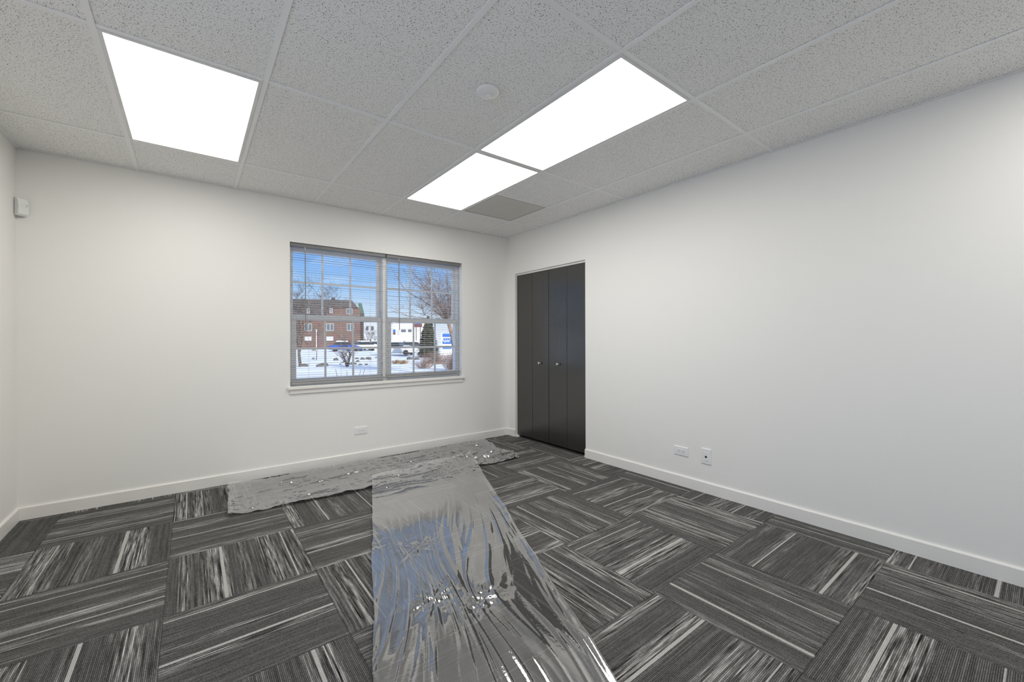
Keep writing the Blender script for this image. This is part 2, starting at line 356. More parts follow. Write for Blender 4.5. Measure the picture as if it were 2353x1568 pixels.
ceil = struct(MB().box(XL-WT, YR-WT, CZ+.30, XR+.9, YB+WT, CZ+.5).build('ceiling', M['deck']))
struct(MB().box(XL-2.4, YR-WT, CZ+.5, XR+12, YB+WT, 4.4).build('added_roof_block', M['roofblock']))  # unseen block added over the room; left overhang keeps high sky light out

# carpet tiles
tx0, td, ty0 = -.0977, .6049, 2.9706
LN = {(-1,-2):.354-.3,(-1,-1):.19,(-1,0):.089,(-1,1):.123,(0,-3):.162,(0,-2):.248,(0,-1):.225,(0,0):.285,(0,1):.067,(1,-2):.147,(1,-1):.205,(1,0):.211,(2,-4):.06,(2,-3):.14,(2,-2):.208,
      (3,-5):.155,(3,-4):.125,(3,-3):.209,(3,-2):.12,(3,-1):.075,(4,-5):.23,(4,-4):.117,(4,-3):.19,(4,-2):.214,(4,-1):.058,(5,-5):.211,(5,-4):.10,(5,-3):.2,(5,-1):.264}
BOLD = {(-1,-2),(-1,0),(0,-3),(0,-1),(0,-2),(2,-4),(3,-5),(3,-4),(3,-3),(4,-5),(4,-4),(2,-3),(5,-5)}
for i in range(-2, 6):
    for j in range(-9, 3):
        xc, yc = tx0+(i+.5)*td, ty0+(j+.5)*td
        g = .0006
        x0, x1 = max(xc-td/2+g, XL), min(xc+td/2-g, XR); y0, y1 = max(yc-td/2+g, YR), min(yc+td/2-g, YB)
        if x1-x0 < .01 or y1-y0 < .01: continue
        along = (i+j) % 2 == 0
        # box with a softly rounded top rim, in the tile's own frame (yarns along local x)
        if along: a0, a1, b0, b1 = x0-xc, x1-xc, y0-yc, y1-yc
        else: a0, a1, b0, b1 = y0-yc, y1-yc, -(x1-xc), -(x0-xc)
        e_ = .0025; dz = rnd.uniform(0, .0008)
        me = bpy.data.meshes.new('carpet_tile')
        me.from_pydata([(a0,b0,-.007),(a1,b0,-.007),(a1,b1,-.007),(a0,b1,-.007),(a0,b0,-.002+dz),(a1,b0,-.002+dz),(a1,b1,-.002+dz),(a0,b1,-.002+dz),
                        (a0+e_,b0+e_,dz),(a1-e_,b0+e_,dz),(a1-e_,b1-e_,dz),(a0+e_,b1-e_,dz)], [],
                       [(3,2,1,0),(0,1,5,4),(1,2,6,5),(2,3,7,6),(3,0,4,7),(4,5,9,8),(5,6,10,9),(6,7,11,10),(7,4,8,11),(8,9,10,11)])
        me.materials.append(M['carpet'])
        o = bpy.data.objects.new('carpet_tile', me); col.objects.link(o); o.parent = floor
        o.location = (xc, yc, 0); o.rotation_euler.z = 0 if along else math.pi/2
        la = LN.get((i, j), rnd.uniform(.03, .27))
        if not along: la = -la
        o['line_a'] = float(la); o['line_b'] = float(la-.3 if la > 0 else la+.3)
        bold = (i, j) in BOLD
        o['width_a'] = .007; o['width_b'] = .014 if bold else .008
        if (i, j) in ((-1, 0), (-1, -2), (0, -3), (3, -5), (2, -4)): o['width_a'] = .014; o['width_b'] = .005
        o['pattern_seed'] = float(rnd.uniform(0, 50))
# small odd corner of the closet floor
MB().box(XR+.001, DY0-.29, -.006, XR+.79, DY1+.1, -.001).build('closet_carpet', M['hedge'], floor)

# ceiling tiles, grid bars, wall angle
G = .6096; gx0, gy0 = -.3149, 3.6141
GX = [XL]+[gx0+k*G for k in range(0, 6)]+[XR]
GY = [YR]+[gy0-k*2*G for k in range(4, -1, -1)]+[YB]
BW = .012
LIGHTS = {(1, 4): 0, (4, 4): 1, (4, 3): 2, (1, 1): 3, (5, 1): 4}  # last two panels are out of view, added to brighten the room
VENT = (5, 4)
def ctile(x0, x1, y0, y1):
    a = .004
    MB().box(x0+a, y0+a, CZ+.004, x1-a, y1-a, CZ+.02).build('ceiling_tile', M['ctile'], ceil)
cells = {}
for i in range(len(GX)-1):
    for j in range(len(GY)-1):
        c4 = (GX[i], GX[i+1], GY[j], GY[j+1])
        if (i, j) in LIGHTS: cells[(i, j)] = c4; continue
        if (i, j) == VENT:
            ym = GY[j+1]-G; cells['vent'] = (GX[i], GX[i+1], ym, GY[j+1]); ctile(GX[i], GX[i+1], GY[j], ym); continue
        ctile(*c4)
for x in GX[1:-1]:
    MB().box(x-BW, YR+.018, CZ-.001, x+BW, YB-.018, CZ+.0035).build('grid_bar', M['bar'], ceil)
for j, y in enumerate(GY[1:-1]):
    for i in range(len(GX)-1):
        x0 = GX[i]+(BW+.0006 if i else .018); x1 = GX[i+1]-(BW+.0006 if i < len(GX)-2 else .018)
        MB().box(x0, y-BW, CZ-.0008, x1, y+BW, CZ+.0035).build('grid_bar', M['bar'], ceil)
v4 = cells['vent']
MB().box(v4[0]+BW+.0006, v4[2]-BW, CZ-.0008, v4[1]-BW-.0006, v4[2]+BW, CZ+.0035).build('grid_bar', M['bar'], ceil)
def angle_bar(a, b, side):
    m = MB()
    if side == 'back': m.box(XL, YB-.02, CZ-.001, XR, YB, CZ+.003); m.box(XL, YB-.0015, CZ-.001, XR, YB, CZ+.02)
    if side == 'rear': m.box(XL, YR, CZ-.001, XR, YR+.02, CZ+.003)
    if side == 'right': m.box(XR-.02, YR+.021, CZ-.001, XR, YB-.021, CZ+.003)
    if side == 'left': m.box(XL, YR+.021, CZ-.001, XL+.02, YB-.021, CZ+.003)
    m.build('wall_angle', M['bar'], ceil)
for s_ in ('back', 'rear', 'right', 'left'): angle_bar(0, 0, s_)

# baseboards
bbh, bbt = .086, .014
def bb(name, poly, d):
    struct(MB().prism(poly, d).build(name, M['trim']))
def prof(f): return [f(0, 0), f(bbt, 0), f(bbt, bbh-.006), f(bbt-.004, bbh), f(0, bbh)]
bb('baseboard_back', prof(lambda t_, z_: (XL, YB-t_, z_)), (XR-XL, 0, 0))
bb('baseboard_left', prof(lambda t_, z_: (XL+t_, YR, z_)), (0, YB-YR-bbt, 0))
bb('baseboard_right', prof(lambda t_, z_: (XR-t_, YR, z_)), (0, DY0-YR, 0))
bb('baseboard_corner', prof(lambda t_, z_: (XR-t_, DY1, z_)), (0, YB-DY1-bbt, 0))
bb('baseboard_rear', prof(lambda t_, z_: (XL+bbt, YR+t_, z_)), (XR-XL-2*bbt, 0, 0))

# ------------------------------------------------------------------ windows (two double-hung units in one opening)
FY0, FY1 = YB+.085, YB+.185
def dh_window(name, x0, x1, uppers, lowers, ug, lg, umz, lmz):
    """x0..x1 unit; ug/lg: glass rectangles (x0,x1,z0,z1); uppers/lowers: muntin x"""
    root = struct(empty(name, ((x0+x1)/2, FY0, WZ0)))
    fr = MB(); f = .022
    fr.box(x0, FY0, WZ0, x0+f, FY1, WZ1); fr.box(x1-f, FY0, WZ0, x1, FY1, WZ1); fr.box(x0+f, FY0, WZ1-f, x1-f, FY1, WZ1); fr.box(x0+f, FY0, WZ0, x1-f, FY1, WZ0+.02)
    fr.build('window_frame', M['vinyl'], root, bevel=.002, seg=1)
    def sash(nm, y0, y1, ox0, ox1, oz0, oz1, g, mxs, mz, mw):
        s = MB()
        s.box(ox0, y0, oz0, g[0], y1, oz1); s.box(g[1], y0, oz0, ox1, y1, oz1); s.box(g[0], y0, g[3], g[1], y1, oz1); s.box(g[0], y0, oz0, g[1], y1, g[2])
        so = s.build(nm, M['vinyl'], root, bevel=.003, seg=1)
        ym = (y0+y1)/2
        for xm in mxs: MB().box(xm-mw, ym-.006, g[2], xm+mw, ym+.006, g[3]).build('muntin', M['vinyl'], so)
        xs = [g[0]]+list(mxs)+[g[1]]
        for a, b_ in zip(xs[:-1], xs[1:]):
            aa = a+(mw if a != g[0] else 0); bb_ = b_-(mw if b_ != g[1] else 0)
            MB().box(aa, ym-.006, mz-mw, bb_, ym+.006, mz+mw).build('muntin', M['vinyl'], so)
            for z0, z1 in ((g[2], mz-mw), (mz+mw, g[3])):
                MB().box(aa, ym-.0015, z0, bb_, ym+.0015, z1).build('pane', M['glass'], so)
        return so
    sash('upper_sash', FY0+.052, FY0+.085, x0+f, x1-f, 1.39, WZ1-f, ug, uppers, umz, .0085)
    lo = sash('lower_sash', FY0+.012, FY0+.045, x0+f, x1-f, WZ0+.022, 1.432, lg, lowers, lmz, .0085)
    for q in (.28, .72):
        xx = x0+(x1-x0)*q
        MB().box(xx-.022, FY0+.014, 1.433, xx+.022, FY0+.05, 1.442).build('sash_lock', M['vinyl'], lo, bevel=.002, seg=1)
    return root
XM = 1.598
dh_window('window_1', WX0+.002, XM-.001, (1.012, 1.275), (1.028, 1.290), (.752, 1.540, 1.442, 2.030), (.772, 1.538, .838, 1.384), 1.745, 1.118)
dh_window('window_2', XM+.001, WX1-.002, (1.916, 2.180), (1.939, 2.198), (1.656, 2.442, 1.442, 2.030), (1.680, 2.456, .838, 1.384), 1.745, 1.118)
w3 = struct(empty('added_daylight_window', (XL-.1, (LY0+LY1)/2, LZ0)))  # added out of view so daylight reaches the ceiling
m = MB(); m.box(XL-.13, LY0, LZ0, XL-.07, LY1, LZ0+.04); m.box(XL-.13, LY0, LZ1-.04, XL-.07, LY1, LZ1)
ym_ = [LY0+(LY1-LY0)*k/3 for k in range(4)]
for k, y in enumerate(ym_):
    a0 = y-.02 if 0 < k < 3 else (y if k == 0 else y-.04); m.box(XL-.13, a0, LZ0+.04, XL-.07, a0+.04, LZ1-.04)
m.build('window_frame', M['vinyl'], w3)
for k in range(3):
    MB().box(XL-.103, ym_[k]+(.04 if k == 0 else .02), LZ0+.04, XL-.097, ym_[k+1]-(.04 if k == 2 else .02), LZ1-.04).build('pane', M['glass'], w3)
# mullion cover on the room side
struct(MB().box(XM-.022, FY0-.02, WZ0, XM+.022, FY0-.001, WZ1).build('trim_4', M['vinyl'], bevel=.003, seg=1))
# stool and apron under the window
st = struct(MB().box(WX0-.022, YB-.03, WZ0-.026, WX1+.022, YB+.001, WZ0+.001).build('trim_1', M['trim'], bevel=.004))
MB().box(WX0+.001, YB+.001, WZ0-.0005, WX1-.001, FY0-.001, WZ0+.001).build('sill_board', M['trim'], st)
struct(MB().box(WX0-.005, YB-.014, WZ0-.066, WX1+.003, YB, WZ0-.027).build('trim_2', M['trim'], bevel=.002, seg=1))

# ------------------------------------------------------------------ closet bifold doors
d1 = struct(empty('door_1', (XR+.03, (DY0+DY1)/2, 0)))
pw = (DY1-DY0-.016)/4; py0 = DY0+.005
for k in range(4):
    y0 = py0+k*(pw+.0012)+(.003 if k >= 2 else 0)
    p = MB().box(XR+.028, y0, .028, XR+.060, y0+pw-.0012, DZ1-.022).build('door_panel', M['door'], d1, bevel=.0022, seg=2, at=(XR+.028, y0, .028))
    if k in (1, 2):
        yk = 3.338 if k == 1 else 3.643
        MB().lathe((XR+.029, yk, .925), (-1, 0, 0), [(0, .009), (.003, .009), (.006, .006), (.013, .0055), (.016, .010), (.020, .0145), (.025, .0155), (.030, .013), (.033, .007), (.034, .001)], 20).build('knob', M['nickel'], p, smooth=True)
MB().box(XR+.024, DY0+.002, DZ1-.02, XR+.064, DY1-.002, DZ1-.0005).build('top_track', M['trim'], d1)
for yy in (DY0+.012, DY1-.022):
    MB().box(XR+.006, yy-.012, 0, XR+.04, yy+.022, .006).box(XR+.03, yy, .006, XR+.05, yy+.012, .026).build('floor_pivot', M['plastic'], d1)

# ================================================================== THINGS IN THE ROOM
# ceiling lights
LL = ['lit flat ceiling panel alone at the left side of the ceiling', 'smaller-looking lit ceiling panel at the window end of the pair', 'large lit ceiling panel nearest the camera in the pair on the right',
      'added unseen lit ceiling panel above and behind the camera on the left', 'added unseen lit ceiling panel above and behind the camera on the right']
for key, k in LIGHTS.items():
    x0, x1, y0, y1 = cells[key]
    t_ = empty('ceiling_light', ((x0+x1)/2, (y0+y1)/2, CZ), LL[k], 'ceiling light', 'flat ceiling panel lights')
    a, b_ = BW+.001, .028
    f_ = MB()
    zl, zh = CZ-.004, CZ+.02
    f_.box(x0+a, y0+a, zl, x0+b_, y1-a, zh); f_.box(x1-b_, y0+a, zl, x1-a, y1-a, zh)
    f_.box(x0+b_, y0+a, zl, x1-b_, y0+b_, zh); f_.box(x0+b_, y1-b_, zl, x1-b_, y1-a, zh)
    f_.build('lamp_frame', M['frame'], t_)
    df_ = MB().box(x0+b_, y0+b_, CZ+.001, x1-b_, y1-b_, CZ+.004).build('diffuser', M['frame'], t_)
    df_.data.materials.append(M['lamp'])               # the face towards the room gives the light
    for p_ in df_.data.polygons:
        if p_.normal.z < -.9: p_.material_index = 1
    MB().box(x0+a, y0+a, CZ+.021, x1-a, y1-a, CZ+.05).build('housing', M['frame'], t_)
# return-air vent
x0, x1, y0, y1 = v4
t_ = empty('ceiling_vent', ((x0+x1)/2, (y0+y1)/2, CZ), 'square perforated grey return-air vent in the ceiling near the closet corner', 'air vent')
a = BW+.001
f_ = MB(); f_.box(x0+a, y0+a, CZ-.002, x0+a+.012, y1-a, CZ+.01); f_.box(x1-a-.012, y0+a, CZ-.002, x1-a, y1-a, CZ+.01); f_.box(x0+a+.012, y0+a, CZ-.002, x1-a-.012, y0+a+.012, CZ+.01); f_.box(x0+a+.012, y1-a-.012, CZ-.002, x1-a-.012, y1-a, CZ+.01)
f_.build('vent_frame', M['plenum'], t_)
MB().box(x0+a+.012, y0+a+.012, CZ+.003, x1-a-.012, y1-a-.012, CZ+.0045).build('perforated_face', M['grille'], t_)
pb = MB(); pb.box(x0+a, y0+a, CZ+.12, x1-a, y1-a, CZ+.13)
for q in ((x0+a, y0+a, x0+a+.004, y1-a), (x1-a-.004, y0+a, x1-a, y1-a), (x0+a+.004, y0+a, x1-a-.004, y0+a+.004), (x0+a+.004, y1-a-.004, x1-a-.004, y1-a)): pb.box(q[0], q[1], CZ+.011, q[2], q[3], CZ+.12)
pb.build('plenum_box', M['plenum'], t_)
xc, yc = (x0+x1)/2, (y0+y1)/2
MB().box(xc-.08, yc-.1, CZ+.006, xc+.08, yc+.1, CZ+.009).build('damper', M['dampergrey'], t_, bevel=.003, seg=1)
# round sensor on the ceiling
sx0, sy0 = 1.207, 1.787
t_ = empty('occupancy_sensor', (sx0, sy0, CZ+.004), 'round white ceiling sensor with a small domed lens', 'sensor')
MB().lathe((sx0, sy0, CZ+.004), (0, 0, -1), [(0, .056), (.006, .058), (.014, .058), (.019, .054), (.025, .042), (.030, .026), (.032, .016)], 40).build('housing', M['plastic'], t_, smooth=True)
MB().lathe((sx0, sy0, CZ-.027), (0, 0, -1), [(0, .0165), (.004, .0165), (.008, .012), (.010, .005), (.0105, .001)], 24).build('lens', M['plastic'], t_, smooth=True)
# motion detector on the back wall
# (mounted across the corner, facing diagonally into the room; built facing -Y, then turned)
rx_, ry_, rz_ = XL+.0205, YB-.0205, 2.085
t_ = empty('motion_detector', (rx_, ry_, rz_), 'small white wedge-shaped motion detector mounted high in the left corner', 'detector')
mx0, mx1 = rx_-.028, rx_+.028
poly = [(mx0, ry_, 2.028), (mx0, ry_-.014, 2.024), (mx0, ry_-.032, 2.036), (mx0, ry_-.037, 2.083), (mx0, ry_-.032, 2.118), (mx0, ry_-.022, 2.140), (mx0, ry_, 2.145)]
MB().prism(poly, (mx1-mx0, 0, 0)).build('housing', M['plastic'], t_, bevel=.003)
MB().prism([(mx0+.006, ry_-.0325, 2.040), (mx0+.006, ry_-.0378, 2.081), (mx0+.006, ry_-.035, 2.081), (mx0+.006, ry_-.031, 2.040)], (mx1-mx0-.012, 0, 0)).build('lens', M['plastic'], t_)
MB().box(mx0+.006, ry_-.0376, 2.0855, mx1-.002, ry_-.033, 2.0870).box(mx0+.016, ry_-.0358, 2.1005, mx1-.002, ry_-.032, 2.1018).build('groove', M['plenum'], t_)
MB().lathe((mx1-.014, ry_-.034, 2.0935), (0, -1, 0), [(0, .0024), (.0030, .0024), (.0034, .001)], 12).build('indicator', M['dark'], t_)
t_.rotation_euler.z = math.pi/4

# wall plates. local frame: r = along wall, u = up, n = out of the wall
def plate(name, c, r, n, label, kind, cat, group=None):
    c, r, n = Vector(c), Vector(r), Vector(n); u = Vector((0, 0, 1))
    t_ = empty(name, c, label, cat, group)
    hw, hh = (.0625, .0375) if kind == 'outlet' else (.0400, .0610)
    e_ = .005; q = []
    for d, s in ((0, 0), (.003, 0), (.006, e_)):
        for i, j in ((-1,-1),(1,-1),(1,1),(-1,1)): q.append(c+r*i*(hw-s)+u*j*(hh-s)+n*d)
    MB().add(q, [(0,1,2,3)]+[(k*4+i, k*4+(i+1) % 4, k*4+4+(i+1) % 4, k*4+4+i) for k in (0, 1) for i in range(4)]+[(8,9,10,11)]).build('cover_plate', M['plastic'], t_)
    if kind == 'outlet':
        f = MB().obox(c+n*.0065, r*.034, u*.017, n*.0015).build('receptacle', M['plastic'], t_)
        for s in (-1, 1):
            cc = c+r*s*.0175+n*.0082
            for (a_, b2) in ((-.0045, .0062), (-.0045, -.0062)):
                MB().obox(cc+r*a_+u*b2, r*.0036, u*.0009, n*.0006).build('slot', M['dark'], f)
            MB().lathe(cc+r*.0075-n*.0004, n, [(0, .0026), (.001, .0026)], 10).build('slot', M['dark'], f)
    else:
        f = MB().obox(c+n*.0065, r*.017, u*.034, n*.0015).build('insert', M['plastic'], t_)
        MB().obox(c+n*.0083-u*.003, r*.0075, u*.0075, n*.0006).build('port', M['dark'], f)
        MB().obox(c+n*.0082+u*.014, r*.006, u*.003, n*.0006).build('label_slot', M['screw'], f)
    return t_
plate('wall_outlet', (1.329, YB, .298), (1, 0, 0), (0, -1, 0), 'white horizontal duplex outlet on the wall below the window', 'outlet', 'outlet', 'wall outlets')
plate('wall_outlet', (XR, 1.8645, .2825), (0, -1, 0), (-1, 0, 0), 'white horizontal duplex outlet on the right-hand wall beside the data jack', 'outlet', 'outlet', 'wall outlets')
plate('data_jack', (XR, 1.654, .2845), (0, -1, 0), (-1, 0, 0), 'white upright wall plate with one black data port near the floor', 'jack', 'wall jack')

# venetian blinds
def blind(x0, x1, zb, wandx, label, cords):
    yb = YB+.033
    t_ = empty('venetian_blind', ((x0+x1)/2, yb, zb), label, 'blind', 'white mini blinds')
    hr = MB(); zt = WZ1-.004
    hr.box(x0, yb-.019, zt-.030, x1, yb-.018, zt); hr.box(x0, yb-.018, zt-.030, x1, yb+.018, zt-.029); hr.box(x0, yb+.018, zt-.030, x1, yb+.019, zt); hr.box(x0, yb-.018, zt-.029, x0+.001, yb+.018, zt); hr.box(x1-.001, yb-.018, zt-.029, x1, yb+.018, zt)
    hr.build('headrail', M['headrail'], t_)
    p = .0212; n = int((zt-.04-zb-.03)/p)
    y4 = [-.0125, -.006, 0, .006, .0125]; cz = [0, .0013, .0018, .0013, 0]; th = .0005
    vs_ = []; fs = []
    for s in (0, 1):
        xx = (x0+.004 if s == 0 else x1-.004)-(x0+x1)/2
        vs_ += [(xx, y, c) for y, c in zip(y4, cz)]+[(xx, y, c-th) for y, c in zip(y4, cz)]
    for i in range(4): fs += [(i, i+1, 11+i, 10+i), (5+i, 15+i, 16+i, 6+i)]
    fs += [(0, 10, 15, 5), (4, 9, 19, 14), (0, 5, 6, 7, 8, 9, 4, 3, 2, 1), (10, 11, 12, 13, 14, 19, 18, 17, 16, 15)]
    me = bpy.data.meshes.new('slat'); me.from_pydata(vs_, [], fs); me.materials.append(M['slat'])
    for k in range(n):
        o = bpy.data.objects.new('slat', me); col.objects.link(o); o.parent = t_
        o.location = (0, 0, zt-.045-k*p-zb); o.rotation_euler = (rnd.gauss(.02, .05) if rnd.random() < .85 else rnd.uniform(-.16, .16), rnd.gauss(0, .0012), 0)
    for k in range(4):    # spare slats resting on the bottom rail
        o = bpy.data.objects.new('slat', me); col.objects.link(o); o.parent = t_; o.location = (0, 0, .0215+.0022*k)
    MB().box(x0+.003, yb-.0125, zb, x1-.003, yb+.0125, zb+.019).build('bottom_rail', M['rail'], t_, bevel=.004)
    for cx_ in cords:
        for s in (-.0135, .0135):
            MB().tube([(cx_, yb+s, zt-.03), (cx_, yb+s, zb+.01)], .0006, 4).build('ladder_cord', M['cord'], t_)
    w_ = MB().tube([(wandx, yb-.024, zt-.055), (wandx+.002, yb-.026, 1.30)], .0042, 6).build('tilt_wand', M['wand'], t_)
    MB().tube([(wandx, yb-.016, zt-.026), (wandx, yb-.024, zt-.03), (wandx, yb-.024, zt-.058)], .0022, 5).build('hook', M['plastic'], w_)
    return t_
blind(WX0+.006, 1.590, .790, .832, 'white mini blind with open slats over the left half of the window', (.865, 1.152, 1.439))
blind(1.600, WX1-.012, .806, 1.732, 'white mini blind with open slats over the right half of the window', (1.75, 2.03, 2.328))

# ------------------------------------------------------------------ plastic floor sheets
def ridged(v): return 1-abs(v)*2
def nz(x, y, z): return mnoise.noise(Vector((x, y, z)))
KNOTS = [(.88, 1.74, .30, 9), (1.06, 1.60, .22, 8), (1.01, 2.22, .32, 10), (.80, 2.40, .16, 7)]
def sheet(name, corners, nu, nv, hfun, mat_, label, edge, z0):
    """corners: A (u0,v0), B (u1,v0), C (u1,v1), D (u0,v1); hfun(x, y, u, v) height above the carpet; edge(u, v) -> (du, dv)"""
    A, B, C, D = [Vector((*c, 0)) for c in corners]
    vs_ = []; fs = []
    for j in range(nv+1):
        for i in range(nu+1):
            u, v = i/nu, j/nv
            du, dv = edge(u, v); uu, vv = u+du, v+dv
            p = (A*(1-uu)+B*uu)*(1-vv)+(D*(1-uu)+C*uu)*vv
            vs_.append((p.x, p.y, z0+max(0, hfun(p.x, p.y, u, v))))
    for j in range(nv):
        for i in range(nu):
            a = j*(nu+1)+i; fs.append((a, a+1, a+nu+2, a+nu+1))
    o = MB(); o.open = True; o.v = vs_; o.f = fs
    c = (A+B+C+D)/4
    ob = o.build(name, mat_, smooth=True, at=(c.x, c.y, z0)); return ob
def h_cross(x, y, u, v):
    w_ = .6*nz(x*1.4, y*2.5, 6)
    h = .006*(1+nz(x*1.3, y*5, 2))
    h += .013*max(0, .2-abs(nz(x*1.5+.4*w_, y*7+w_*2, 7)))/.2
    h += .007*max(0, .18-abs(nz(x*3+w_, y*13+w_*3, 17)))/.18
    h += .004*max(0, .18-abs(nz(x*9+y*5, y*15-x*5, 27)))/.18+.002*max(0, .2-abs(nz(x*22, y*30, 31)))/.2
    if x > 1.9:
        g = min(1, (x-1.9)/.3); h += g*.016*max(0, .2-abs(nz((x+y)*7, (x-y)*2.5, 33)))/.2
    h += .018*math.exp(-(u/.025)**2)*(.8+.7*nz(y*14, 1, 4))+.010*math.exp(-(v/.02)**2)*(.6+nz(x*8, 3, 3))
    return h*.9
def e_cross(u, v):
    a = .012*nz(v*5, 2, 1) if u < .5 else .03*nz(v*3, 7, 1)
    b_ = (.05*nz(u*5, 11, 2)+.02*nz(u*14, 3, 2)) if v < .5 else .012*nz(u*6, 8, 2)
    return (a*abs(u-.5)*2, b_*abs(v-.5)*2)
sh = sheet('plastic_sheet', [(.19, 3.40), (2.60, 3.30), (2.72, 4.16), (.24, 4.15)], 420, 170, h_cross, M['film2'], '', e_cross, .003)
tag(sh, 'crumpled clear plastic strip lying along the skirting under the window', 'plastic sheet', 'clear plastic floor sheets')

RD = Vector((.36, 1, 0)).normalized()     # long direction of the runner
RC = [(.02, .05), (.80, .05), (2.27, 3.70), (1.23, 3.62)]
def bil(u, v): return tuple((RC[0][k]*(1-u)+RC[1][k]*u)*(1-v)+(RC[3][k]*(1-u)+RC[2][k]*u)*v for k in (0, 1))
RL, RW = 3.9, .9
KN = []
for kx, ky, r, n in KNOTS:
    b_ = min(((bil(i/60, j/200)[0]-kx)**2+(bil(i/60, j/200)[1]-ky)**2, i/60, j/200) for i in range(61) for j in range(201))
    KN.append((b_[2]*RL, (b_[1]-.5)*RW, r, n))
def h_runner(x, y, u, v):
    s, q = v*RL, (u-.5)*RW; s0, q0 = s, q
    # tension folds pull towards the gathered knots, so bend the cross coordinate towards them
    for ks, kq, r, n in KN:
        g = math.exp(-((s-ks)/(r*1.6))**2)*math.exp(-((q-kq)/(r*.8))**2); q += (q-kq)*g*.9
    wv = .35*nz(s*1.7, q*2, 8)
    act = (.3+.7*min(1, max(0, (3.1-s)/.7)))*(.42+.58*min(1, max(0, (s-1.1)/.9)))*(.8+.6*nz(s*1.1, q*1.5, 44))
    h = .003*(1+nz(q*6, s*.8, 3))
    f1 = abs(nz(q*7+wv, s*.6, 1)); rs = min(1, max(0, (u-.45)/.3)); h += act*(1-.7*rs)*.008*max(0, .22-f1)/.22
    f2 = abs(nz(q*15+wv*1.5, s*.9, 12)); h += act*.0050*max(0, .20-f2)/.20
    f3 = abs(nz(q*27+wv*2, s*1.3, 25)); h += act*.0016*max(0, .26-f3)/.26
    for ks, kq, r, n in KN:
        dx, dy = q0-kq, s0-ks; d = math.hypot(dx, dy)
        if d < r*1.3:
            f = math.exp(-(d/(r*.5))**2); th = math.atan2(dy, dx)
            h += f*.006*(nz(math.cos(th)*n*.22+ks, math.sin(th)*n*.22, d*7)+nz(math.cos(th)*n*.5, math.sin(th)*n*.5+kq, d*12)*.6)
            h += .0035*math.exp(-(d/.085)**2)*(nz(x*38, y*38, 5)+nz(x*22, y*22, 15))
    h += .005*(nz(x*1.9, y*1.9, 20)+.6)
    # rolled, lifted right-hand rim
    h += .016*math.exp(-((1-u)/.03)**2)*(.7+.6*nz(s*3, 0, 2))+.006*math.exp(-(u/.02)**2)
    k = min(1, max(0, (y-3.05)/.25)); k = k*k*(3-2*k)
    return h*(1-.6*k)+k*(h_cross(x, y, .5, .5)+.010)
def e_runner(u, v):
    w_ = .012*nz(v*9, 4 if u < .5 else 9, 0)+.005*nz(v*40, 4 if u < .5 else 9, 3)
    return (w_*(u-.5)*2, 0)
sh = sheet('plastic_sheet', RC, 300, 520, h_runner, M['film'],
           '', e_runner, .004)
tag(sh, 'long clear plastic runner laid on the carpet from the camera towards the window', 'plastic sheet', 'clear plastic floor sheets')
# ================================================================== OUTDOORS
ZG = -.45
# snow ground
def ground_h(x, y):
    h = .10*nz(x*.25, y*.25, 1)+.05*nz(x*.8, y*.8, 2)
    return ZG+h*min(1, max(0, (y-8)/8))*(1 if y < 60 else 1)
gm = MB(); xs = [-60+k*2.2 for k in range(110)]; ys = [-60, -30, -12, 0, YB+WT]+[6+k*1.3 for k in range(60)]+[90, 130, 200, 340, 600]
vs_ = [(x*(1+max(0, y-30)/60), y, ground_h(x, y) if y < 80 else ZG) for y in ys for x in xs]
nx = len(xs)
fs = [(j*nx+i, j*nx+i+1, (j+1)*nx+i+1, (j+1)*nx+i) for j in range(len(ys)-1) for i in range(nx-1)]
gm.v = vs_; gm.f = fs; gm.open = True
struct(gm.build('snow_ground', M['snow'], smooth=True))
def ground_pt(px, py):
    d = FW+RT*((px-1176.5-SX)/FPX)+UP*((784+SY-py)/FPX); t_ = (ZG-O.z)/d.z; return O+d*t_
def at_depth(px, depth, z=ZG):
    p = PT(px, 782, depth); p.z = z; return p

# apartment building
A_, B_ = at_depth(555, 77), at_depth(828, 84)
ex = (B_-A_); LB = ex.length; ex.normalize(); en = Vector((-ex.y, ex.x, 0)); ez = Vector((0, 0, 1))
def zpx(py, depth): return CH+(782-py)*depth/FPX
ztop, zeave = zpx(690, 84), zpx(708, 84)
bl = empty('apartment_building', (A_+B_)/2, 'brown brick apartment block with a shingled mansard roof across the snow', 'building')
def bp(s, n_, z): v = A_+ex*s+en*n_; v.z = z; return v
m = MB(); m.prism([bp(0, 0, ZG), bp(LB, 0, ZG), bp(LB, 14, ZG), bp(0, 14, ZG)], (0, 0, zeave-ZG)); bwall = m.build('brick_wall', M['brick'], bl)
m = MB()
q = [bp(-.3, -.35, zeave), bp(LB-.3, -.35, zeave), bp(LB-.3, 14.4, zeave), bp(-.3, 14.4, zeave), bp(.2, .6, ztop), bp(LB-1.6, .6, ztop), bp(LB-1.6, 13, ztop), bp(.2, 13, ztop)]
m.add(q, [(0,3,2,1),(4,5,6,7),(0,1,5,4),(1,2,6,5),(2,3,7,6),(3,0,4,7)]); rf = m.build('mansard_roof', M['shingle'], bl)
m = MB(); z2 = zpx(722, 82)
sL = LB*.70
m.prism([bp(-.3, -.02, z2), bp(-.3, -.36, z2), bp(-.3, -.30, zeave-.005), bp(-.3, -.02, zeave-.005)], ex*(sL+.3)); m.build('mansard_skirt', M['shingle'], bl)
m = MB(); z3 = zpx(701, 92); q0 = bp(LB-.2, 6.2, ZG)
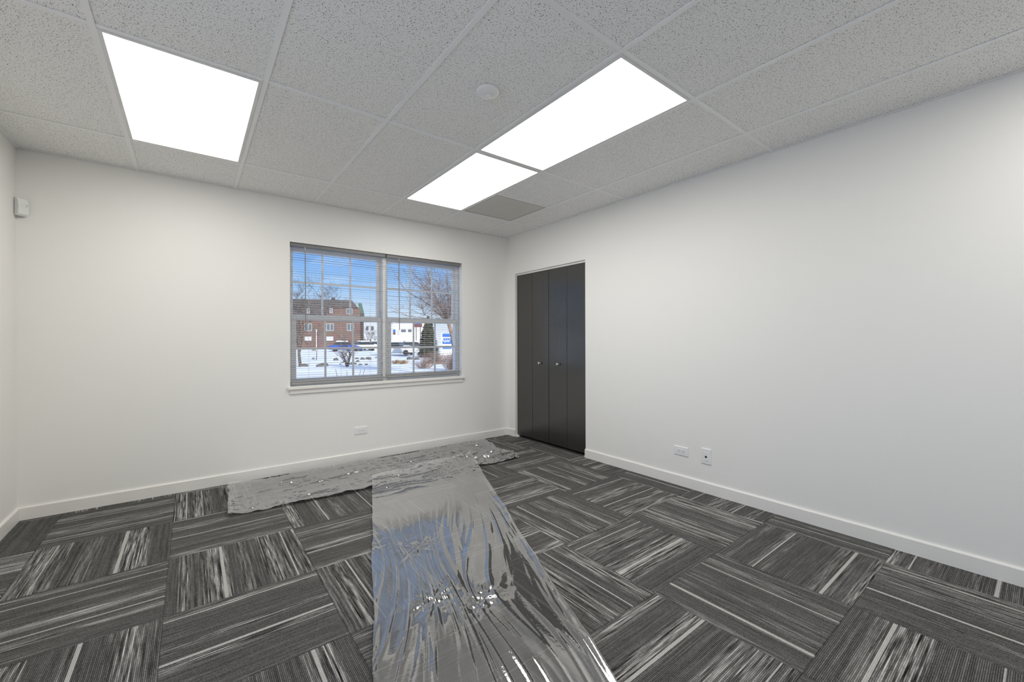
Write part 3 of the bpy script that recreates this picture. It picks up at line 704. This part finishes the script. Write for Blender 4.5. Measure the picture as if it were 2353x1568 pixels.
m.add([bp(LB+.05, 3, zpx(722, 88)), bp(LB+.75, 3, zpx(722, 88)), bp(LB+.75, 12, zpx(722, 88)), bp(LB+.05, 12, zpx(722, 88)), bp(LB-.5, 3.4, z3), bp(LB+.25, 3.4, z3), bp(LB+.25, 11.6, z3), bp(LB-.5, 11.6, z3)], [(0,3,2,1),(4,5,6,7),(0,1,5,4),(1,2,6,5),(2,3,7,6),(3,0,4,7)])
m.build('green_roof', M['greenroof'], bl)
m = MB(); m.prism([bp(LB+.05, 3, ZG), bp(LB+.6, 3, ZG), bp(LB+.6, 12, ZG), bp(LB+.05, 12, ZG)], (0, 0, zpx(722, 88)-ZG-.01)); m.build('stair_wing', M['cardark'], bl)
c = bp(LB*.745, 4, ztop); MB().obox(c+ez*.3, ex*.35, en*.35, ez*.42).build('chimney', M['cardark'], bl)
def s_of(px):           # along-facade coordinate of a pixel column
    lo, hi = -20., LB+20
    for _ in range(40):
        mid = (lo+hi)/2; p = bp(mid, 0, 1)-O
        xx = 1176.5+SX+FPX*p.dot(RT)/p.dot(FW)
        if xx < px: lo = mid
        else: hi = mid
    return lo
def bwin(px0, px1, py0, py1, depth_n, pane=M['winglass']):
    s0, s1 = s_of(px0), s_of(px1); dep = (bp((s0+s1)/2, 0, 1)-O).dot(FW)
    z0, z1 = zpx(py1, dep), zpx(py0, dep); f = .085
    m = MB()
    for a0, b0, a1, b1 in ((s0, z0, s0+f, z1), (s1-f, z0, s1, z1), (s0+f, z1-f, s1-f, z1), (s0+f, z0, s1-f, z0+f), ((s0+s1)/2-.05, z0+f, (s0+s1)/2+.05, z1-f)):
        m.add([bp(a0, -depth_n-.08, b0), bp(a1, -depth_n-.08, b0), bp(a1, -depth_n+.05, b0), bp(a0, -depth_n+.05, b0), bp(a0, -depth_n-.08, b1), bp(a1, -depth_n-.08, b1), bp(a1, -depth_n+.05, b1), bp(a0, -depth_n+.05, b1)], [(0,3,2,1),(4,5,6,7),(0,1,5,4),(1,2,6,5),(2,3,7,6),(3,0,4,7)])
    wo = m.build('window', M['winframe'], bl)
    for a0, a1 in ((s0+f, (s0+s1)/2-.05), ((s0+s1)/2+.05, s1-f)):
        MB().add([bp(a0, -depth_n-.03, z0+f), bp(a1, -depth_n-.03, z0+f), bp(a1, -depth_n-.03, z1-f), bp(a0, -depth_n-.03, z1-f), bp(a0, -depth_n+.01, z0+f), bp(a1, -depth_n+.01, z0+f), bp(a1, -depth_n+.01, z1-f), bp(a0, -depth_n+.01, z1-f)],
                 [(0,3,2,1),(4,5,6,7),(0,1,5,4),(1,2,6,5),(2,3,7,6),(3,0,4,7)]).build('pane', pane, wo)
for a0, a1 in ((604, 621), (651, 668), (700, 717), (750, 767), (797, 814)): bwin(a0, a1, 743, 760, .0)
for a0, a1 in ((700, 716), (750, 766)): bwin(a0, a1, 773, 783, .0, M['greywall'])
bwin(796, 810, 709, 721, .0); bwin(757, 765, 708, 720, .36); bwin(702, 712, 708, 720, .36); bwin(640, 652, 708, 720, .36)

# cars
def car(name, c, heading, paint, label, snow=None, group='parked cars across the snow', h=1.45):
    c = Vector(c); f = Vector((math.cos(heading), math.sin(heading), 0)); s = Vector((-f.y, f.x, 0)); k = h/1.45
    t_ = empty(name, c, label, 'car', group)
    def P(a, b_, z): return c+f*a+s*b_+ez*z*k
    low = [(-2.2, .35), (-2.25, .62), (-2.15, .90), (-1.5, .96), (.95, .95), (1.75, .82), (2.2, .68), (2.25, .42), (2.1, .3), (-2.1, .3)]
    MB().prism([P(a, -.85, z) for a, z in low], s*1.7).build('body', M[paint], t_, bevel=.06)
    cb = [(-1.75, .95, .78), (-1.15, 1.42, .62), (.25, 1.45, .62), (1.0, .93, .78)]
    q = [P(a, -w_, z) for a, z, w_ in cb]+[P(a, w_, z) for a, z, w_ in cb]
    MB().add(q, [(0,1,2,3),(7,6,5,4),(0,4,5,1),(1,5,6,2),(2,6,7,3),(3,7,4,0)]).build('cabin', M['carglass'], t_, bevel=.03)
    MB().add([P(a, b_, z) for a, b_, z in ((-1.2, -.6, 1.44), (.3, -.6, 1.46), (.3, .6, 1.46), (-1.2, .6, 1.44), (-1.15, -.6, 1.40), (.25, -.6, 1.42), (.25, .6, 1.42), (-1.15, .6, 1.40))], [(0,1,2,3),(7,6,5,4),(0,4,5,1),(1,5,6,2),(2,6,7,3),(3,7,4,0)]).build('roof', M[paint], t_, bevel=.015)
    for a in (-1.4, 1.4):
        for b_ in (-.86, .66): MB().lathe(P(a, b_, .33/k), s, [(0, .26), (.02, .33), (.18, .33), (.2, .26)], 16).build('wheel', M['tyre'], t_, smooth=False)
    if snow:
        if 'roof' in snow: MB().add([P(a, b_, z) for a, b_, z in ((-1.3, -.66, 1.44), (.42, -.66, 1.44), (.42, .66, 1.44), (-1.3, .66, 1.44), (-1.1, -.5, 1.62), (.2, -.5, 1.62), (.2, .5, 1.62), (-1.1, .5, 1.62))], [(3,2,1,0),(4,5,6,7),(0,1,5,4),(1,2,6,5),(2,3,7,6),(3,0,4,7)]).build('snow_cap', M['snow'], t_, bevel=.05)
        if 'hood' in snow: MB().add([P(a, b_, z) for a, b_, z in ((1.0, -.75, .94), (2.1, -.75, .72), (2.1, .75, .72), (1.0, .75, .94), (1.05, -.65, 1.08), (1.95, -.65, .9), (1.95, .65, .9), (1.05, .65, 1.08))], [(3,2,1,0),(4,5,6,7),(0,1,5,4),(1,2,6,5),(2,3,7,6),(3,0,4,7)]).build('snow_cap', M['snow'], t_, bevel=.04)
    return t_
hx = math.atan2(ex.y, ex.x)
car('parked_car', at_depth(794, 61), hx, 'carblue', 'blue car parked in front of the brick apartment block', 'roof')
car('parked_car', at_depth(842, 66), hx+.5, 'carwhite', 'snow-covered pale car parked right of the blue car', 'roof hood')
car('parked_car', at_depth(872, 70), hx, 'cardark', 'dark car half hidden behind the window mullion', 'roof')
car('parked_car', at_depth(912, 46), hx-.5, 'carwhite', 'white snow-covered car seen through the left panes of the right window', 'roof hood')
car('parked_car', at_depth(950, 54), hx+.2, 'cargrey', 'grey car parked beside the dark evergreen', 'roof')

# far pale buildings
def block(name, px0, px1, py0, depth, mat_, label, extra=None):
    a, b_ = at_depth(px0, depth), at_depth(px1, depth); x_ = (b_-a).normalized(); n_ = Vector((-x_.y, x_.x, 0))
    t_ = empty(name, (a+b_)/2, label, 'building', 'low pale buildings far away'); zt = zpx(py0, depth)
    MB().prism([a, b_, b_+n_*9, a+n_*9], (0, 0, zt-ZG)).build('wall', mat_, t_)
    MB().prism([a-x_*.4-n_*.4+ez*(zt-ZG), b_+x_*.4-n_*.4+ez*(zt-ZG), b_+x_*.4+n_*9.4+ez*(zt-ZG), a-x_*.4+n_*9.4+ez*(zt-ZG)], (0, 0, .5)).build('roof', M['snow'], t_)
    def panel(nm, q0, q1, r0, r1, mm):
        def pp(px, py): k = (px-px0)/(px1-px0); v = a.lerp(b_, k); v.z = zpx(py, depth); return v-n_*.12
        MB().prism([pp(q0, r1), pp(q1, r1), pp(q1, r0), pp(q0, r0)], n_*.2).build(nm, mm, t_)
    for e_ in extra or []: panel(*e_)
    return t_
block('far_shop', 880, 975, 742, 125, M['whitewall'], 'long white low building far off behind the parked cars',
      [('blue_board', 900, 909, 757, 764, M['blue']), ('brick_base', 884, 909, 764.5, 769, M['maroon']), ('window', 922, 933, 757, 763, M['winglass']), ('window', 938, 946, 757, 763, M['winglass']), ('doorway', 914, 918, 758, 769, M['greywall'])])
block('far_house', 836, 880, 739, 112, M['greywall'], 'grey house far away just right of the brick block',
      [('window', 853, 859, 750, 759, M['winglass']), ('window', 842, 847, 750, 759, M['winglass'])])
# hedge in front of the grey house
def twig_ball(name, c, rx, ry, rz, n, mat_, label, cat, group=None, r=.012, seed=1):
    rr = random.Random(seed); m = MB(); c = Vector(c)
    for _ in range(n):
        a = rr.uniform(0, 6.283); e_ = rr.random(); top = Vector((math.cos(a)*rx*e_, math.sin(a)*ry*e_, rz*(1-.35*e_*e_)*rr.uniform(.6, 1)))
        b0 = Vector((top.x*.35+rr.uniform(-.1, .1)*rx, top.y*.35, 0)); mid = b0.lerp(top, .5)+Vector((rr.uniform(-.08, .08)*rx, rr.uniform(-.08, .08)*ry, .05*rz))
        m.tube([c+b0, c+mid, c+top], [r, r*.7, r*.3], 3)
    o = m.build(name, mat_, at=tuple(c)); return tag(o, label, cat, group)
for k, px in enumerate((838, 850, 862)):
    twig_ball('bare_hedge', at_depth(px, 72, ZG+.0), .46, .45, 2.0, 200, M['hedge'], ['dark bare hedge bush at the foot of the brick block', 'dark bare hedge bush in front of the grey house', 'dark bare hedge bush beside the window mullion'][k], 'bush', 'dark hedge bushes', .03, 5+k)

# post sign and monument sign
p = at_depth(961, 92); t_ = empty('post_sign', p, 'small dark board raised on two posts behind the evergreen', 'sign')
xr_ = RT.copy(); xr_.z = 0; xr_.normalize(); yr_ = Vector((-xr_.y, xr_.x, 0))
MB().obox(p+ez*(zpx(748, 92)-ZG), xr_*.85, yr_*.12, ez*.42).build('board', M['maroon'], t_)
MB().obox(p+ez*(zpx(743.5, 92)-ZG)+xr_*-.1, xr_*.5, yr_*.14, ez*.1).build('blue_cap', M['blue'], t_)
for s in (-.45, .45): MB().obox(p+xr_*s+ez*((zpx(752, 92)-ZG)/2), xr_*.07, yr_*.07, ez*((zpx(752, 92)-ZG)/2)).build('post', M['cardark'], t_)
MB().obox(p+ez*(zpx(760, 92)-ZG), xr_*.38, yr_*.04, ez*.05).build('crossbar', M['cardark'], t_)
p = at_depth(1026, 45); t_ = empty('monument_sign', p, 'blue and white street sign with white lettering beside the brown tree', 'sign')
w2 = 25*45/FPX/2; zt = zpx(766, 45)-ZG
MB().obox(p+ez*(zt/2), xr_*w2, yr_*.14, ez*(zt/2)).build('sign_body', M['whitepaint'], t_, bevel=.02)
MB().obox(p+ez*(zpx(771, 45)-ZG)-yr_*.15+xr_*.08, xr_*(w2-.1), yr_*.012, ez*.19).build('upper_face', M['blue'], t_)
MB().obox(p+ez*(zpx(784, 45)-ZG)-yr_*.15+xr_*.08, xr_*(w2-.1), yr_*.012, ez*.30).build('lower_face', M['blue'], t_)
MB().obox(p+ez*(zpx(800, 45)-ZG)-yr_*.15+xr_*.08, xr_*(w2-.1), yr_*.012, ez*.10).build('blue_strip', M['blue'], t_)
cu = bpy.data.curves.new('lettering', 'FONT'); cu.body = 'Apart'; cu.size = .52; cu.align_x = 'CENTER'; cu.extrude = .004
to = bpy.data.objects.new('tmp_text', cu); col.objects.link(to); dg = bpy.context.evaluated_depsgraph_get(); me = bpy.data.meshes.new_from_object(to.evaluated_get(dg)); bpy.data.objects.remove(to)
me.materials.clear(); me.materials.append(M['whitepaint']); lt = bpy.data.objects.new('lettering', me); col.objects.link(lt); lt.parent = t_
lt.location = (ez*(zpx(786, 45)-ZG)-yr_*.168+xr_*.06); lt.rotation_euler = (math.pi/2, 0, math.atan2(xr_.y, xr_.x)); lt['label'] = 'white sign lettering'

# lamp post and thin trees
p = at_depth(727, 62); t_ = empty('marker_post', p, 'slim white post standing before the brick block', 'post')
MB().tube([p, p+ez*(zpx(760, 62)-ZG)], .045, 8).build('shaft', M['whitepaint'], t_)
MB().lathe(p+ez*(zpx(760, 62)-ZG), (0, 0, 1), [(0, .08), (.12, .1), (.2, .05)], 10).build('post_cap', M['whitepaint'], t_)

def grow(m, p, d, length, r, depth, rr, spread=.5, up=.15, kids=(2, 4), minr=.004, n=4):
    d = d.normalized(); pts = [p]; rad = [r]; q = p.copy(); dd = d.copy(); st_ = 4
    for k in range(st_):
        dd = (dd+Vector((rr.uniform(-1, 1), rr.uniform(-1, 1), rr.uniform(-1, 1)))*.16+Vector((0, 0, up*.25))).normalized(); q = q+dd*(length/st_); pts.append(q.copy()); rad.append(max(minr*.6, r*(1-.6*(k+1)/st_)))
    m.tube(pts, rad, n)
    if depth <= 0: return
    for k in range(rr.randint(*kids)):
        i = rr.randint(1, st_); a = rr.uniform(0, 6.283)
        s_ = Vector((math.cos(a), math.sin(a), rr.uniform(-.1, .6)))
        grow(m, pts[i], d*(1-spread)+s_*spread, length*rr.uniform(.5, .78), max(minr, rad[i]*.7), depth-1, rr, spread, up, kids, minr, 3)
def tree(name, p, h, r, depth, seed, label, mat_='bark', spread=.5, kids=(3, 4), stems=1, group='bare trees outside', cat='tree', minr=.004, d0=(0, 0, 1)):
    rr = random.Random(seed); t_ = empty(name, p, label, cat, group); m = MB()
    for s in range(stems):
        d = Vector(d0)+(Vector((rr.uniform(-1, 1), rr.uniform(-1, 1), 0))*(.5 if stems > 1 else .05))
        grow(m, Vector(p)+Vector((rr.uniform(-.1, .1), rr.uniform(-.1, .1), 0))*(stems > 1), d, h*.5, r, depth, rr, spread, .2, kids, minr, 6)
    m.build('branches', M[mat_], t_, smooth=False); return t_
tree('bare_tree', ground_pt(690, 842), 5.6, .10, 5, 14, 'dark bare tree at the left edge of the left window', minr=.008)
tree('bare_tree', ground_pt(727, 828), 3.0, .035, 4, 5, 'slender young bare tree before the brick block', minr=.006)
tree('bare_shrub', ground_pt(800, 843), 2.0, .05, 3, 9, 'multi-stemmed bare shrub in the snow at the centre of the left window', stems=5, cat='shrub', minr=.007)
for k, (px, dep, hh) in enumerate(((655, 124, 20), (703, 142, 21), (745, 122, 18.5), (792, 143, 19.5))):
    tree('bare_tree', at_depth(px, dep), hh, .2, 5, 20+k, ['bare tree crown rising behind the left end of the brick roof', 'bare tree crown rising behind the brick roof by the tilt wand', 'bare tree crown rising behind the roof chimney', 'bare tree crown just right of the roof chimney'][k], minr=.022)
for k, (px, dep) in enumerate(((846, 77), (870, 84))):
    tree('bare_tree', at_depth(px, dep), 5.5, .08, 4, 33+k, ['thin bare tree in front of the grey house', 'thin bare tree touching the window mullion at right'][k], minr=.015)
# twigs of a shrub just outside the glass
def twig_shrub(label, base, tips, seed, r=.006):
    t_ = empty('garden_shrub', base, label, 'shrub', 'leafless shrubs close to the glass'); m = MB(); b0 = Vector(base)
    for px, py, dep in tips:
        e_ = PT(px, py, dep); mid = b0.lerp(e_, .55)+Vector((0, 0, .08)); m.tube([b0, mid, e_], [r, r*.8, r*.35], 4)
    m.build('branches', M['bark'], t_)
twig_shrub('few bare shoots rising at the bottom of the left window', at_depth(800, 6.3, -.3), [(771, 848, 6.2), (797, 852, 6.3), (803, 866, 6.1), (829, 850, 6.4), (838, 848, 6.5), (818, 866, 6.2), (840, 870, 6.0)], 1, .007)

# big brown tree at the right with its long branches
def path(m, pts, r0, r1, n=5):
    k = len(pts); m.tube(pts, [r0+(r1-r0)*i/(k-1) for i in range(k)], n)
Z4 = lambda x, y: (870+x/9.224, 570+y/9.224)
base = at_depth(1046, 19)
t_ = empty('bare_tree', base, 'large reddish-brown bare tree spreading long branches over the right window', 'tree', 'bare trees outside')
DT = 19
hub = PT(1031, 742, DT)
m = MB(); path(m, [base, PT(1045, 805, DT), PT(1040, 772, DT), hub], .13, .085, 7)
br = [([(1420,1420),(1290,1220),(1190,980),(1120,820),(1050,550),(985,380),(940,150)], .06), ([(1440,1400),(1480,1100),(1465,830),(1440,440),(1430,150)], .05),
      ([(1320,1400),(1200,1250),(1040,1200),(900,1090),(700,990),(560,880),(420,690),(220,325),(120,150)], .034), ([(1290,1220),(1120,890),(1000,820),(860,660),(700,510),(570,330),(480,180)], .03),
      ([(1290,1380),(1100,1060),(950,850),(780,600),(690,470)], .03), ([(1120,960),(1040,900),(820,810),(700,700),(520,450)], .02), ([(1250,1500),(600,1440),(400,1335),(200,1215)], .022),
      ([(1300,1480),(980,1430),(920,1290),(720,1170)], .018), ([(1500,1200),(1550,900),(1535,470),(1530,250)], .03), ([(1400,1200),(1280,890),(1190,520),(1170,300)], .024), ([(1470,1300),(1620,1000),(1690,700)], .03), ([(1480,1350),(1700,1150),(1850,1000)], .03)]
rr = random.Random(4); allp = []
for pts, r in br:
    w_ = [PT(*Z4(*q), DT+rr.uniform(-.1, .1)+.6*math.sin(i*1.3+r*100)) for i, q in enumerate(pts)]
    w_[0] = hub.lerp(w_[0], .5) if (w_[0]-hub).length > .2 else hub
    path(m, [hub]+w_, r, .007); allp += [(q, r) for q in w_[:-1]]
bro = m.build('limbs', M['brownbark'], t_)
m = MB()
for q, r in allp:
    near = (q-hub).length < 1.7
    for _ in range(10 if near else 3):
        grow(m, q, Vector((rr.uniform(-1, 1), rr.uniform(-1, 1), rr.uniform(-.2, 1.2))), rr.uniform(.5, 1.1) if near else rr.uniform(.3, .6), .009, 2 if near else 1, rr, .5, .2, (2, 3), .0035, 3)
m.build('twigs', M['brownbark'], t_)
# brown brush below it
twig_ball('brush_thicket', ground_pt(1000, 838), 1.6, .8, 1.0, 420, M['brownbark'], 'tangled brown brush under the big tree', 'shrub', 'brown brush in the snow', .008, 3)
twig_ball('brush_thicket', ground_pt(1040, 850), 1.0, .7, 1.1, 260, M['brownbark'], 'brown brush at the foot of the big tree', 'shrub', 'brown brush in the snow', .008, 8)
twig_ball('brush_thicket', ground_pt(975, 846), 1.0, .6, .6, 200, M['brownbark'], 'low brown brush in front of the evergreen', 'shrub', 'brown brush in the snow', .007, 11)
for k, (px, py, rx) in enumerate(((912, 836, .55), (928, 837, .5), (722, 806, .7))):
    twig_ball('grass_clump', ground_pt(px, py), rx, .35, .32 if k < 2 else .7, 220, M['drygrass'], ['tawny dry grass clump at the lower left of the right window', 'tawny dry grass clump nearer the evergreen', 'tawny grass tuft in front of the brick block'][k], 'grass', 'dry grass clumps', .008, 40+k)
# evergreen
p = at_depth(984, 40); t_ = empty('evergreen_tree', p, 'dark green conical evergreen standing in the snow', 'tree'); H = 82*40/FPX+.5
m = MB(); rr = random.Random(6)
for k in range(2200):
    f = rr.random()**.8; z = .12+f*(H-.12); R_ = (1-f)**.62*1.42*(.80+.28*mnoise.noise(Vector((f*9, k % 7, 3))))+.05; a = rr.uniform(0, 6.283)
    o_ = Vector((math.cos(a), math.sin(a), 0)); tip = p+o_*R_*rr.uniform(.75, 1.05)+ez*(z-.12+rr.uniform(-.08, .1)); root = p+o_*R_*.25+ez*(z+.05)
    sd = Vector((-o_.y, o_.x, 0))*rr.uniform(.09, .2)*(.5+R_*.5)
    mid = root.lerp(tip, .6)
    m.add([root, mid+sd, tip, mid-sd, mid+ez*.06], [(0, 1, 4), (1, 2, 4), (2, 3, 4), (3, 0, 4)])
m.build('foliage', M['conifer'], t_); MB().tube([p, p+ez*H*.9], [.12, .03], 6).build('trunk', M['bark'], t_)
# boulders poking out of the snow
bm_ = bmesh.new(); bmesh.ops.create_icosphere(bm_, subdivisions=2, radius=1)
for v in bm_.verts: v.co *= 1+.28*mnoise.noise(v.co*1.7)
rme = bpy.data.meshes.new('boulder'); bm_.to_mesh(rme); bm_.free(); rme.materials.append(M['rock'])
RK = [(742, 841, 26, 9), (772, 829, 13, 7), (697, 841, 22, 6), (820, 826, 10, 5), (833, 827, 13, 6), (845, 826, 8, 6), (850, 827, 7, 7), (822, 832, 11, 5), (812, 838, 14, 5), (828, 839, 9, 4), (842, 839, 9, 4), (800, 839, 12, 5), (782, 837, 6, 3), (720, 826, 8, 4), (942, 826, 16, 6), (958, 827, 14, 6), (864, 823, 5, 4), (788, 834, 6, 4)]
STONES = ['largest dark boulder in the snow low in the left window', 'peaked dark boulder left of the multi-stemmed shrub', 'flat dark boulder at the foot of the left bare tree', 'dark stone just right of the multi-stemmed shrub top row', 'wider dark stone in the row right of the shrub',
 'squat dark stone in the row near the right panes of the left window', 'tallest dark stone at the end of the row right of the shrub', 'dark stone in the middle row right of the shrub', 'long low stone right at the shrub foot', 'small stone in the front row right of the shrub', 'last small stone at the right end of the front row',
 'dark stone under the multi-stemmed shrub', 'tiny stone between the peaked boulder and the shrub', 'small stone beneath the slender young tree', 'dark stone left of the evergreen in the right window', 'dark stone at the foot of the evergreen', 'tiny stone at the right edge of the left window', 'tiny stone just behind the shrub on its left']
for k, (px, py, w_, h_) in enumerate(RK):
    g_ = ground_pt(px, py); dep = (g_-O).dot(FW); o = bpy.data.objects.new('boulder', rme); col.objects.link(o)
    g_.z = ground_h(g_.x, g_.y)
    o.location = g_+Vector((0, 0, h_*dep/FPX*.15)); o.scale = (w_*dep/FPX*.55, w_*dep/FPX*.4, h_*dep/FPX*.8); o.rotation_euler = (0, 0, k*1.1)
    tag(o, STONES[k], 'rock', 'dark stones in the snow')
